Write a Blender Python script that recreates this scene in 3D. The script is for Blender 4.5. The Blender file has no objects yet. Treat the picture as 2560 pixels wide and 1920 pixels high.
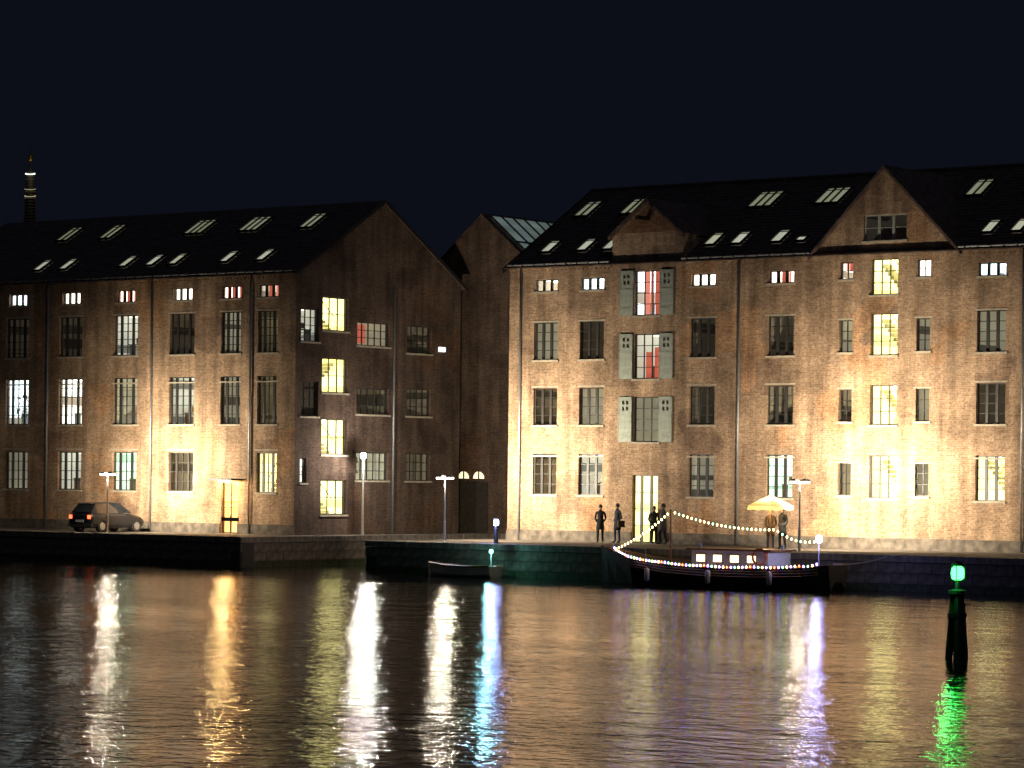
import bpy, bmesh, math, random
from mathutils import Vector, Matrix

random.seed(7)
sc = bpy.context.scene
C = sc.collection
PI = math.pi

# ------------------------------------------------------------------ camera, sky, exposure
cam_d = bpy.data.cameras.new('camera')
cam = bpy.data.objects.new('camera', cam_d); C.objects.link(cam)
cam_d.sensor_width = 36.0
cam_d.lens = 7500 / 2560 * 36.0
cam_d.shift_y = 235 / 2560
cam_d.clip_end = 4000
cam.matrix_world = Matrix.Translation((0, 0, 4.3)) @ Matrix.Rotation(PI / 2, 4, 'X') @ Matrix.Rotation(0.011, 4, 'Z')
sc.camera = cam

world = bpy.data.worlds.new('World'); sc.world = world; world.use_nodes = True
wn = world.node_tree.nodes; wl = world.node_tree.links
bg = wn['Background']
sky = wn.new('ShaderNodeTexSky'); sky.sky_type = 'NISHITA'; sky.sun_disc = False
sky.sun_elevation = math.radians(-7.5); sky.sun_rotation = math.radians(180)
sky.air_density = 1.0; sky.dust_density = 1.0; sky.ozone_density = 2.0
skymix = wn.new('ShaderNodeMix'); skymix.data_type = 'RGBA'; skymix.blend_type = 'MIX'
skymix.inputs['Factor'].default_value = 0.9
wl.new(sky.outputs[0], skymix.inputs['A'])
skymix.inputs['B'].default_value = (0.046, 0.056, 0.112, 1)      # city-lit night haze, even over the whole dome
wl.new(skymix.outputs['Result'], bg.inputs['Color'])
bg.inputs['Strength'].default_value = 0.09

roof_fill_d = bpy.data.lights.new('roof_fill', 'SUN'); roof_fill_d.energy = 0.07; roof_fill_d.angle = math.radians(2); roof_fill_d.color = (0.75, 0.85, 1)  # weak fill light added to lift the roofs, no moon in view
roof_fill = bpy.data.objects.new('roof_fill', roof_fill_d); C.objects.link(roof_fill); roof_fill.rotation_euler = (math.radians(50), 0, math.radians(25))

sc.view_settings.view_transform = 'Standard'; sc.view_settings.look = 'None'
sc.view_settings.exposure = 0.0; sc.view_settings.gamma = 1.0
sc.view_settings.use_curve_mapping = False
sc.render.engine = 'CYCLES'
sc.cycles.use_denoising = True
sc.cycles.max_bounces = 8; sc.cycles.transparent_max_bounces = 12
sc.cycles.sample_clamp_indirect = 6.0

LAMP = 1.0      # scale of all street-lamp power

# ------------------------------------------------------------------ frame of the quay: s along it (to the right, nearer), c away from the water
TH = math.atan2(-0.6, 0.8)
def W(s, c, z=0.0):
    return Vector((0.8 * s + 0.6 * c, -0.6 * s + 0.8 * c, z))
GZ = 1.4        # quay level above the water

# ------------------------------------------------------------------ materials
MATS = {}
def new_mat(name):
    m = bpy.data.materials.new(name); m.use_nodes = True
    nt = m.node_tree
    return m, nt.nodes, nt.links, nt.nodes['Principled BSDF']

def plain(name, col, rough=0.7, metal=0.0, noise=0.0, nscale=8.0, bump=0.0, spec=0.5):
    if name in MATS: return MATS[name]
    m, n, l, p = new_mat(name)
    p.inputs['Base Color'].default_value = (*col, 1); p.inputs['Roughness'].default_value = rough
    p.inputs['Metallic'].default_value = metal; p.inputs['Specular IOR Level'].default_value = spec
    if noise > 0 or bump > 0:
        tc = n.new('ShaderNodeTexCoord'); t = n.new('ShaderNodeTexNoise')
        t.inputs['Scale'].default_value = nscale; t.inputs['Detail'].default_value = 6
        l.new(tc.outputs['Object'], t.inputs['Vector'])
        if noise > 0:
            mr = n.new('ShaderNodeMapRange'); mr.inputs[1].default_value = 0.3; mr.inputs[2].default_value = 0.7
            mr.inputs[3].default_value = 1 - noise; mr.inputs[4].default_value = 1 + noise
            l.new(t.outputs['Fac'], mr.inputs[0])
            mx = n.new('ShaderNodeMix'); mx.data_type = 'RGBA'; mx.blend_type = 'MULTIPLY'; mx.inputs['Factor'].default_value = 1
            mx.inputs['A'].default_value = (*col, 1); l.new(mr.outputs[0], mx.inputs['B'])
            l.new(mx.outputs['Result'], p.inputs['Base Color'])
        if bump > 0:
            b = n.new('ShaderNodeBump'); b.inputs['Strength'].default_value = bump; b.inputs['Distance'].default_value = 0.02
            l.new(t.outputs['Fac'], b.inputs['Height']); l.new(b.outputs[0], p.inputs['Normal'])
    MATS[name] = m; return m

def glow(name, col, strength):
    if name in MATS: return MATS[name]
    m, n, l, p = new_mat(name)
    p.inputs['Base Color'].default_value = (*[min(1, c * .8) for c in col], 1)
    p.inputs['Emission Color'].default_value = (*col, 1); p.inputs['Emission Strength'].default_value = strength
    MATS[name] = m; return m

def brick_mat(name, c1, c2, mortar, ):
    m, n, l, p = new_mat(name)
    tc = n.new('ShaderNodeTexCoord'); sx = n.new('ShaderNodeSeparateXYZ'); l.new(tc.outputs['Object'], sx.inputs[0])
    ad = n.new('ShaderNodeMath'); ad.operation = 'ADD'; l.new(sx.outputs['X'], ad.inputs[0]); l.new(sx.outputs['Y'], ad.inputs[1])
    cb = n.new('ShaderNodeCombineXYZ'); l.new(ad.outputs[0], cb.inputs['X']); l.new(sx.outputs['Z'], cb.inputs['Y'])
    br = n.new('ShaderNodeTexBrick'); l.new(cb.outputs[0], br.inputs['Vector'])
    br.inputs['Scale'].default_value = 1; br.inputs['Brick Width'].default_value = 0.24; br.inputs['Row Height'].default_value = 0.077
    br.inputs['Mortar Size'].default_value = 0.0075; br.inputs['Mortar Smooth'].default_value = 0.2; br.inputs['Bias'].default_value = -0.1
    br.inputs['Color1'].default_value = (*c1, 1); br.inputs['Color2'].default_value = (*c2, 1); br.inputs['Mortar'].default_value = (*mortar, 1)
    # weathering: broad patches, and damp streaks under their own shapes
    n1 = n.new('ShaderNodeTexNoise'); n1.inputs['Scale'].default_value = 0.45; n1.inputs['Detail'].default_value = 8; n1.inputs['Roughness'].default_value = .65
    l.new(cb.outputs[0], n1.inputs['Vector'])
    mp = n.new('ShaderNodeMapping'); mp.inputs['Scale'].default_value = (2.2, 0.22, 1); l.new(cb.outputs[0], mp.inputs['Vector'])
    n2 = n.new('ShaderNodeTexNoise'); n2.inputs['Scale'].default_value = 1.0; n2.inputs['Detail'].default_value = 5; l.new(mp.outputs[0], n2.inputs['Vector'])
    n3 = n.new('ShaderNodeTexNoise'); n3.inputs['Scale'].default_value = 9; n3.inputs['Detail'].default_value = 3; l.new(cb.outputs[0], n3.inputs['Vector'])
    cur = br.outputs['Color']
    vp = n.new('ShaderNodeTexVoronoi'); vp.distance = 'CHEBYCHEV'; vp.inputs['Scale'].default_value = .55; vp.inputs['Randomness'].default_value = .9; l.new(cb.outputs[0], vp.inputs['Vector'])
    vs = n.new('ShaderNodeSeparateColor'); l.new(vp.outputs['Color'], vs.inputs[0])
    vr = n.new('ShaderNodeValToRGB'); vr.color_ramp.interpolation = 'CONSTANT'
    vr.color_ramp.elements[0].color = (1, 1, 1, 1); vr.color_ramp.elements[1].position = .78; vr.color_ramp.elements[1].color = (1.12, .98, .86, 1)
    ee = vr.color_ramp.elements.new(.9); ee.color = (.74, .72, .74, 1)
    l.new(vs.outputs[0], vr.inputs[0])
    vm = n.new('ShaderNodeMix'); vm.data_type = 'RGBA'; vm.blend_type = 'MULTIPLY'; vm.inputs['Factor'].default_value = 1
    l.new(cur, vm.inputs['A']); l.new(vr.outputs[0], vm.inputs['B']); cur = vm.outputs['Result']
    for nz, lo, hi in ((n1, .55, 1.4), (n2, .66, 1.25), (n3, .72, 1.25)):
        mr = n.new('ShaderNodeMapRange'); mr.inputs[1].default_value = .32; mr.inputs[2].default_value = .68
        mr.inputs[3].default_value = lo; mr.inputs[4].default_value = hi; l.new(nz.outputs['Fac'], mr.inputs[0])
        mx = n.new('ShaderNodeMix'); mx.data_type = 'RGBA'; mx.blend_type = 'MULTIPLY'; mx.inputs['Factor'].default_value = 1
        l.new(cur, mx.inputs['A']); l.new(mr.outputs[0], mx.inputs['B']); cur = mx.outputs['Result']
    l.new(cur, p.inputs['Base Color']); p.inputs['Roughness'].default_value = .9; p.inputs['Specular IOR Level'].default_value = .2
    b = n.new('ShaderNodeBump'); b.inputs['Strength'].default_value = .6; b.inputs['Distance'].default_value = .01; b.invert = True
    l.new(br.outputs['Fac'], b.inputs['Height']); l.new(b.outputs[0], p.inputs['Normal'])
    MATS[name] = m; return m

def glass_mat():
    m, n, l, p = new_mat('glass'); out = n['Material Output']
    n.remove(p)
    tr = n.new('ShaderNodeBsdfTransparent'); tr.inputs[0].default_value = (.9, .93, .92, 1)
    gl = n.new('ShaderNodeBsdfGlossy'); gl.inputs['Roughness'].default_value = .03; gl.inputs[0].default_value = (.9, .9, .9, 1)
    lw = n.new('ShaderNodeLayerWeight'); lw.inputs[0].default_value = .5
    pw = n.new('ShaderNodeMath'); pw.operation = 'POWER'; pw.inputs[1].default_value = 5; l.new(lw.outputs['Facing'], pw.inputs[0])
    fr = n.new('ShaderNodeMath'); fr.operation = 'MULTIPLY_ADD'; fr.inputs[1].default_value = .9; fr.inputs[2].default_value = .045; l.new(pw.outputs[0], fr.inputs[0])
    tc = n.new('ShaderNodeTexCoord'); nz = n.new('ShaderNodeTexNoise'); nz.inputs['Scale'].default_value = 1.3
    l.new(tc.outputs['Object'], nz.inputs['Vector'])
    b = n.new('ShaderNodeBump'); b.inputs['Strength'].default_value = .15; b.inputs['Distance'].default_value = .02
    l.new(nz.outputs['Fac'], b.inputs['Height']); l.new(b.outputs[0], gl.inputs['Normal'])
    mx = n.new('ShaderNodeMixShader'); l.new(fr.outputs[0], mx.inputs[0]); l.new(tr.outputs[0], mx.inputs[1]); l.new(gl.outputs[0], mx.inputs[2])
    l.new(mx.outputs[0], out.inputs['Surface'])
    MATS['glass'] = m; return m

def room_mat(name, col, strength, item=(0.25, 0.2, 0.15), var=.35):
    """walls of a lit room: pale paint that glows with the room's own light, furniture and pictures as darker patches"""
    m, n, l, p = new_mat(name)
    tc = n.new('ShaderNodeTexCoord')
    geo = n.new('ShaderNodeObjectInfo')
    ad = n.new('ShaderNodeVectorMath'); ad.operation = 'ADD'; l.new(tc.outputs['Object'], ad.inputs[0])
    sc_ = n.new('ShaderNodeVectorMath'); sc_.operation = 'SCALE'; sc_.inputs[3].default_value = 37.0
    l.new(geo.outputs['Random'], sc_.inputs[0]); l.new(sc_.outputs[0], ad.inputs[1])
    sx = n.new('ShaderNodeSeparateXYZ'); l.new(ad.outputs[0], sx.inputs[0])
    cb = n.new('ShaderNodeCombineXYZ'); l.new(sx.outputs['X'], cb.inputs['X']); l.new(sx.outputs['Z'], cb.inputs['Y'])
    vo = n.new('ShaderNodeTexVoronoi'); vo.distance = 'CHEBYCHEV'; vo.inputs['Scale'].default_value = 2.6; l.new(cb.outputs[0], vo.inputs['Vector'])
    nz = n.new('ShaderNodeTexNoise'); nz.inputs['Scale'].default_value = 1.1; l.new(cb.outputs[0], nz.inputs['Vector'])
    cr = n.new('ShaderNodeValToRGB'); cr.color_ramp.interpolation = 'CONSTANT'
    cr.color_ramp.elements[0].position = 0; cr.color_ramp.elements[0].color = (1, 1, 1, 1)
    cr.color_ramp.elements[1].position = .68; cr.color_ramp.elements[1].color = (*item, 1)
    e = cr.color_ramp.elements.new(.82); e.color = (1, .96, .9, 1)
    sp = n.new('ShaderNodeSeparateColor'); l.new(vo.outputs['Color'], sp.inputs[0]); l.new(sp.outputs[0], cr.inputs[0])
    mr = n.new('ShaderNodeMapRange'); mr.inputs[1].default_value = .3; mr.inputs[2].default_value = .7; mr.inputs[3].default_value = 1 - var; mr.inputs[4].default_value = 1 + var
    l.new(nz.outputs['Fac'], mr.inputs[0])
    mx = n.new('ShaderNodeMix'); mx.data_type = 'RGBA'; mx.blend_type = 'MULTIPLY'; mx.inputs['Factor'].default_value = 1
    l.new(cr.outputs[0], mx.inputs['A']); mx.inputs['B'].default_value = (*col, 1)
    l.new(mx.outputs['Result'], p.inputs['Base Color']); l.new(mx.outputs['Result'], p.inputs['Emission Color'])
    ms = n.new('ShaderNodeMath'); ms.operation = 'MULTIPLY'; ms.inputs[1].default_value = strength; l.new(mr.outputs[0], ms.inputs[0])
    l.new(ms.outputs[0], p.inputs['Emission Strength'])
    MATS[name] = m; return m

def water_mat():
    m, n, l, p = new_mat('water')
    p.inputs['Base Color'].default_value = (.012, .012, .009, 1); p.inputs['Roughness'].default_value = .05
    p.inputs['IOR'].default_value = 1.33; p.inputs['Specular IOR Level'].default_value = .55
    tc = n.new('ShaderNodeTexCoord')
    hs = None
    for scale, st, amp, rot in ((.55, (1, 1.5, 1), 1.0, .3), (1.9, (1, 1.35, 1), .5, -.4), (5.5, (1, 1.25, 1), .2, .9)):
        mp = n.new('ShaderNodeMapping'); mp.inputs['Scale'].default_value = st; mp.inputs['Rotation'].default_value = (0, 0, rot)
        l.new(tc.outputs['Object'], mp.inputs['Vector'])
        t = n.new('ShaderNodeTexNoise'); t.inputs['Scale'].default_value = scale; t.inputs['Detail'].default_value = 3; t.inputs['Distortion'].default_value = .4
        l.new(mp.outputs[0], t.inputs['Vector'])
        k = n.new('ShaderNodeMath'); k.operation = 'MULTIPLY'; k.inputs[1].default_value = amp; l.new(t.outputs['Fac'], k.inputs[0])
        if hs is None: hs = k
        else:
            a = n.new('ShaderNodeMath'); a.operation = 'ADD'; l.new(hs.outputs[0], a.inputs[0]); l.new(k.outputs[0], a.inputs[1]); hs = a
    b = n.new('ShaderNodeBump'); b.inputs['Distance'].default_value = .08
    pm = n.new('ShaderNodeMapping'); pm.inputs['Scale'].default_value = (.35, 1, 1); pm.inputs['Rotation'].default_value = (0, 0, .64); l.new(tc.outputs['Object'], pm.inputs['Vector'])
    pn = n.new('ShaderNodeTexNoise'); pn.inputs['Scale'].default_value = .13; pn.inputs['Detail'].default_value = 3; l.new(pm.outputs[0], pn.inputs['Vector'])
    pr = n.new('ShaderNodeMapRange'); pr.inputs[1].default_value = .36; pr.inputs[2].default_value = .64; pr.inputs[3].default_value = .45; pr.inputs[4].default_value = 1.0
    l.new(pn.outputs['Fac'], pr.inputs[0]); l.new(pr.outputs[0], b.inputs['Strength'])
    l.new(hs.outputs[0], b.inputs['Height']); l.new(b.outputs[0], p.inputs['Normal'])
    MATS['water'] = m; return m

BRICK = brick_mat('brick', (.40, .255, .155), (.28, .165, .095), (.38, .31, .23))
DARKENED_BRICK = brick_mat('darkened brick', (.12, .075, .05), (.085, .05, .035), (.12, .10, .08))  # darker copy of the brick, shade of the unlit sides put into its colour
GLASS = glass_mat()
WATER = water_mat()
M_WHITE = room_mat('white lit room', (1, .97, .92), 1.15)
M_COOL = room_mat('cool lit room', (.9, .96, 1), 1.25)
M_YEL = room_mat('yellow lit stair', (1, .93, .56), 1.35, item=(.85, .8, .6), var=.2)
M_WARM = room_mat('amber lit hall', (1, .66, .25), 1.9, item=(.7, .6, .4))
M_TEAL = room_mat('pale green lit room', (.74, .92, .80), .75, item=(.5, .6, .5))
M_DIM = room_mat('dim room', (.75, .70, .58), .16, item=(.2, .2, .2))
M_GREY = room_mat('grey lit room', (.72, .70, .62), .55, item=(.3, .3, .3))
M_DARK = room_mat('dark room', (.5, .42, .32), .035, item=(.3, .3, .3))
M_SKYL = room_mat('skylit loft', (.86, .82, .66), .75, item=(.9, .9, .8), var=.2)
M_SKYG = room_mat('skylit loft green', (.72, .72, .50), .45, item=(.9, .9, .8), var=.2)
M_RED = glow('red glowing curtain', (.85, .20, .13), .6)  # cloth emits by itself, room light behind it put into the material
M_PINK = glow('pink glowing curtain', (.95, .36, .26), .75)  # same self-glow for the paler cloth
FRAME = plain('dark window frame', (.035, .03, .026), .5)
FRAMEL = plain('grey window frame', (.30, .30, .27), .6)
STONE = plain('sandstone', (.42, .36, .27), .85, noise=.25, nscale=4)
SHUT = plain('pale green painted boards', (.33, .36, .30), .65, noise=.2, nscale=5)
SLATE = plain('roof slate', (.12, .078, .062), .5, noise=.5, nscale=3, bump=.3)
ZINC = plain('zinc', (.34, .34, .34), .45, metal=.6, noise=.2)
IRON = plain('dark iron', (.03, .03, .032), .5, metal=.3)
STEEL = plain('galvanised post', (.45, .44, .42), .5, metal=.4, noise=.1)
GRANITE = plain('granite', (.20, .17, .14), .85, noise=.45, nscale=3.5, bump=.4)
GRAN2 = plain('granite weathered', (.13, .105, .08), .85, noise=.5, nscale=3.0, bump=.4)
ALGAE = plain('weedy granite', (.045, .055, .022), .7, noise=.6, nscale=5, bump=.5)
MORTAR = plain('dark mortar', (.05, .045, .04), .95)
WOODD = plain('tarred wood', (.035, .027, .02), .6, noise=.4, nscale=6)
WOODV = plain('varnished wood', (.22, .10, .035), .35, noise=.3, nscale=6)
CREAM = plain('cream paint', (.55, .50, .40), .5, noise=.1)
L_WARM = glow('warm lamp lens', (1, .88, .64), 26)
L_WHITE = glow('white lamp lens', (.93, .96, 1), 16)
L_BLUE = glow('blue white lamp', (.42, .46, 1), 26)
L_CYAN = glow('cyan lamp', (.25, 1, .95), 12)
L_GREEN = glow('green lantern', (.045, 1, .10), 9)
L_REDL = glow('red lamp', (1, .09, .03), 5)
L_GOLD = glow('golden bulb', (1, .78, .28), 16)
L_BB = glow('blue bulb', (.22, .16, 1), 30)
L_BR = glow('red bulb', (1, .15, .05), 10)
L_BG = glow('green bulb', (.3, 1, .5), 8)

# ------------------------------------------------------------------ mesh helpers
class MB:
    def __init__(self): self.v = []; self.f = []
    def quad(self, *p):
        i = len(self.v); self.v += [tuple(q) for q in p]; self.f.append(tuple(range(i, i + len(p)))); return self
    def box(self, x0, x1, y0, y1, z0, z1):
        i = len(self.v)
        self.v += [(x0, y0, z0), (x1, y0, z0), (x1, y1, z0), (x0, y1, z0), (x0, y0, z1), (x1, y0, z1), (x1, y1, z1), (x0, y1, z1)]
        self.f += [tuple(i + k for k in q) for q in ((0, 3, 2, 1), (4, 5, 6, 7), (0, 1, 5, 4), (1, 2, 6, 5), (2, 3, 7, 6), (3, 0, 4, 7))]
        return self
    def tube(self, pts, r, n=8, caps=True):
        pts = [Vector(p) for p in pts]; rs = r if isinstance(r, (list, tuple)) else [r] * len(pts)
        rings = []
        for k, p in enumerate(pts):
            d = (pts[min(k + 1, len(pts) - 1)] - pts[max(k - 1, 0)]).normalized()
            a = Vector((0, 0, 1)) if abs(d.z) < .9 else Vector((1, 0, 0))
            u = d.cross(a).normalized(); w = d.cross(u)
            i = len(self.v)
            for q in range(n):
                t = 2 * PI * q / n; self.v.append(tuple(p + rs[k] * (math.cos(t) * u + math.sin(t) * w)))
            rings.append(i)
        for a, b in zip(rings, rings[1:]):
            for q in range(n):
                self.f.append((a + q, b + q, b + (q + 1) % n, a + (q + 1) % n))
        if caps:
            self.f.append(tuple(rings[0] + q for q in range(n))); self.f.append(tuple(rings[-1] + n - 1 - q for q in range(n)))
        return self
    def lathe(self, prof, n=16, cx=0, cy=0):
        rings = []
        for r, z in prof:
            i = len(self.v)
            for q in range(n):
                t = 2 * PI * q / n; self.v.append((cx + r * math.cos(t), cy + r * math.sin(t), z))
            rings.append(i)
        for a, b in zip(rings, rings[1:]):
            for q in range(n):
                self.f.append((a + q, a + (q + 1) % n, b + (q + 1) % n, b + q))
        self.f.append(tuple(rings[0] + n - 1 - q for q in range(n))); self.f.append(tuple(rings[-1] + q for q in range(n)))
        return self
    def loft(self, secs, caps=True):
        """closed rings of equal length"""
        st = []
        for ring in secs:
            st.append(len(self.v)); self.v += [tuple(p) for p in ring]
        n = len(secs[0])
        for a, b in zip(st, st[1:]):
            for q in range(n): self.f.append((a + q, a + (q + 1) % n, b + (q + 1) % n, b + q))
        if caps:
            self.f.append(tuple(st[0] + n - 1 - q for q in range(n))); self.f.append(tuple(st[-1] + q for q in range(n)))
        return self
    def mesh(self, name, mat, smooth=False):
        me = bpy.data.meshes.new(name); me.from_pydata(self.v, [], self.f); me.update()
        bm = bmesh.new(); bm.from_mesh(me); bmesh.ops.recalc_face_normals(bm, faces=bm.faces); bm.to_mesh(me); bm.free()
        if smooth:
            for p in me.polygons: p.use_smooth = True
        me.materials.append(mat); return me
    def build(self, name, mat, parent=None, loc=(0, 0, 0), rz=0, smooth=False):
        return link(name, self.mesh(name, mat, smooth), parent, loc, rz)

def link(name, me, parent=None, loc=(0, 0, 0), rz=0):
    o = bpy.data.objects.new(name, me); C.objects.link(o); o.parent = parent
    o.location = loc; o.rotation_euler = (0, 0, rz); return o

def tag(o, label=None, cat=None, group=None, kind=None):
    if label: o['label'] = label
    if cat: o['category'] = cat
    if group: o['group'] = group
    if kind: o['kind'] = kind
    return o

def thing(name, label, cat, s, c, z=GZ, rz=0.0, group=None):
    o = bpy.data.objects.new(name, None); C.objects.link(o); o.empty_display_size = .3
    o.location = W(s, c, z); o.rotation_euler = (0, 0, TH + rz)
    return tag(o, label, cat, group)

def lamp_light(parent, loc, power, col, r=.08, name='lamp_light'):
    d = bpy.data.lights.new(name, 'POINT'); d.energy = power * LAMP; d.color = col; d.shadow_soft_size = r
    o = bpy.data.objects.new(name, d); C.objects.link(o); o.parent = parent; o.location = loc; return o

# ------------------------------------------------------------------ setting: water, quay, land
wm = MB().quad((-900, -300, 0), (900, -300, 0), (900, 126, 0), (-900, 126, 0)).mesh('water', WATER)
water = link('water', wm, None, (0, 0, 0), TH); tag(water, kind='structure')

PAVE = plain('quay paving', (.15, .125, .10), .8, noise=.4, nscale=1.5, bump=.5)
CL, CR, CB, QF = -93.7, -86.2, 124.0, 104.0        # canal mouth between the two warehouses, its end, quay front
pv = MB()
for x0, x1, y0, y1 in ((-900, CL, QF + .35, 1800), (CL, CR, CB + .35, 1800), (CR, 900, QF + .35, 1800)):
    pv.quad((x0, y0, GZ), (x1, y0, GZ), (x1, y1, GZ), (x0, y1, GZ))
pav = link('quay_pavement', pv.mesh('quay_pavement', PAVE), None, (0, 0, 0), TH); tag(pav, kind='structure')

def quay_wall(name, label, s0, c0, rz, length, rows=3):
    q = thing(name, label, 'quay wall', s0, c0, 0, rz)
    MB().box(0, length, .07, .9, -1.2, GZ - .27).build('wall_core', MORTAR, q)
    L = 1.2; nst = int(length / L)
    L = length / nst
    cm = [MB().box(0.008, L - .008, -.04, .75, GZ - .25, GZ + .012 + .006 * k).mesh('coping_stone', GRANITE) for k in range(2)]
    for k in range(nst): link('coping_stone', cm[k % 2], q, (k * L, random.uniform(-.012, .012), 0))
    h = (GZ - .27 + .15) / rows
    bms = [MB().box(.012, L - .012, random.uniform(-.01, .02), .12, .01, h - .012).mesh('stone_block', GRAN2) for _ in range(4)]
    alg = [MB().box(.012, L - .012, random.uniform(-.01, .02), .12, .01, h - .012).mesh('stone_block', ALGAE) for _ in range(2)]
    for r in range(rows):
        off = (L / 2 if r % 2 else 0)
        for k in range(nst):
            x = k * L + off
            if x + L > length + .01: continue
            link('stone_block', random.choice(alg if r == 0 else bms), q, (x, 0, -.15 + r * h))
    return q
quay_wall('quay_wall', 'granite block quay wall below the warehouse with the big gable', CR, QF, 0, 40.8)
quay_wall('quay_wall', 'granite block quay wall below the brick building beside the spire', -126.1, QF, 0, 32.4)
quay_wall('quay_wall', 'dark granite canal wall under the gable end, inside the canal mouth', CL, QF, PI / 2, 20.4)
quay_wall('quay_wall', 'short granite wall closing the far end of the canal', CL, CB, 0, 7.5)

# ------------------------------------------------------------------ building kit
def wall_mesh(name, mat, x0, x1, z0, z1, holes, depth=.3):
    """upright wall in its own x-z plane, front at y=0, with true openings and reveals"""
    xs = sorted({x0, x1, *[h[0] for h in holes], *[h[1] for h in holes]}); zs = sorted({z0, z1, *[h[2] for h in holes], *[h[3] for h in holes]})
    xs = [x for x in xs if x0 - 1e-6 <= x <= x1 + 1e-6]; zs = [z for z in zs if z0 - 1e-6 <= z <= z1 + 1e-6]
    m = MB()
    for a, b in zip(xs, xs[1:]):
        for e, g in zip(zs, zs[1:]):
            cx, cz = (a + b) / 2, (e + g) / 2
            if any(h[0] < cx < h[1] and h[2] < cz < h[3] for h in holes): continue
            m.quad((a, 0, e), (b, 0, e), (b, 0, g), (a, 0, g))
    for h in holes:
        a, b, e, g = h[:4]
        m.quad((a, 0, e), (a, 0, g), (a, depth, g), (a, depth, e)); m.quad((b, 0, e), (b, depth, e), (b, depth, g), (b, 0, g))
        m.quad((a, 0, g), (b, 0, g), (b, depth, g), (a, depth, g)); m.quad((a, 0, e), (a, depth, e), (b, depth, e), (b, 0, e))
    me = bpy.data.meshes.new(name); me.from_pydata(m.v, [], m.f); me.update(); me.materials.append(mat); return me

_cache = {}
RW = random.Random(11)
CEIL_W = glow('ceiling tube', (1, .98, .92), 7); CEIL_D = glow('ceiling tube dim', (1, .9, .7), 2.5); CEIL_Y = glow('stair globe', (1, .95, .7), 6)
GREYF = plain('grey furniture', (.18, .18, .18), .6); STAIRC = plain('stair concrete', (.42, .40, .30), .8)
LEAF = plain('leaf green', (.08, .14, .035), .6)
def shared(key, fn):
    if key not in _cache: _cache[key] = fn()
    return _cache[key]

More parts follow.
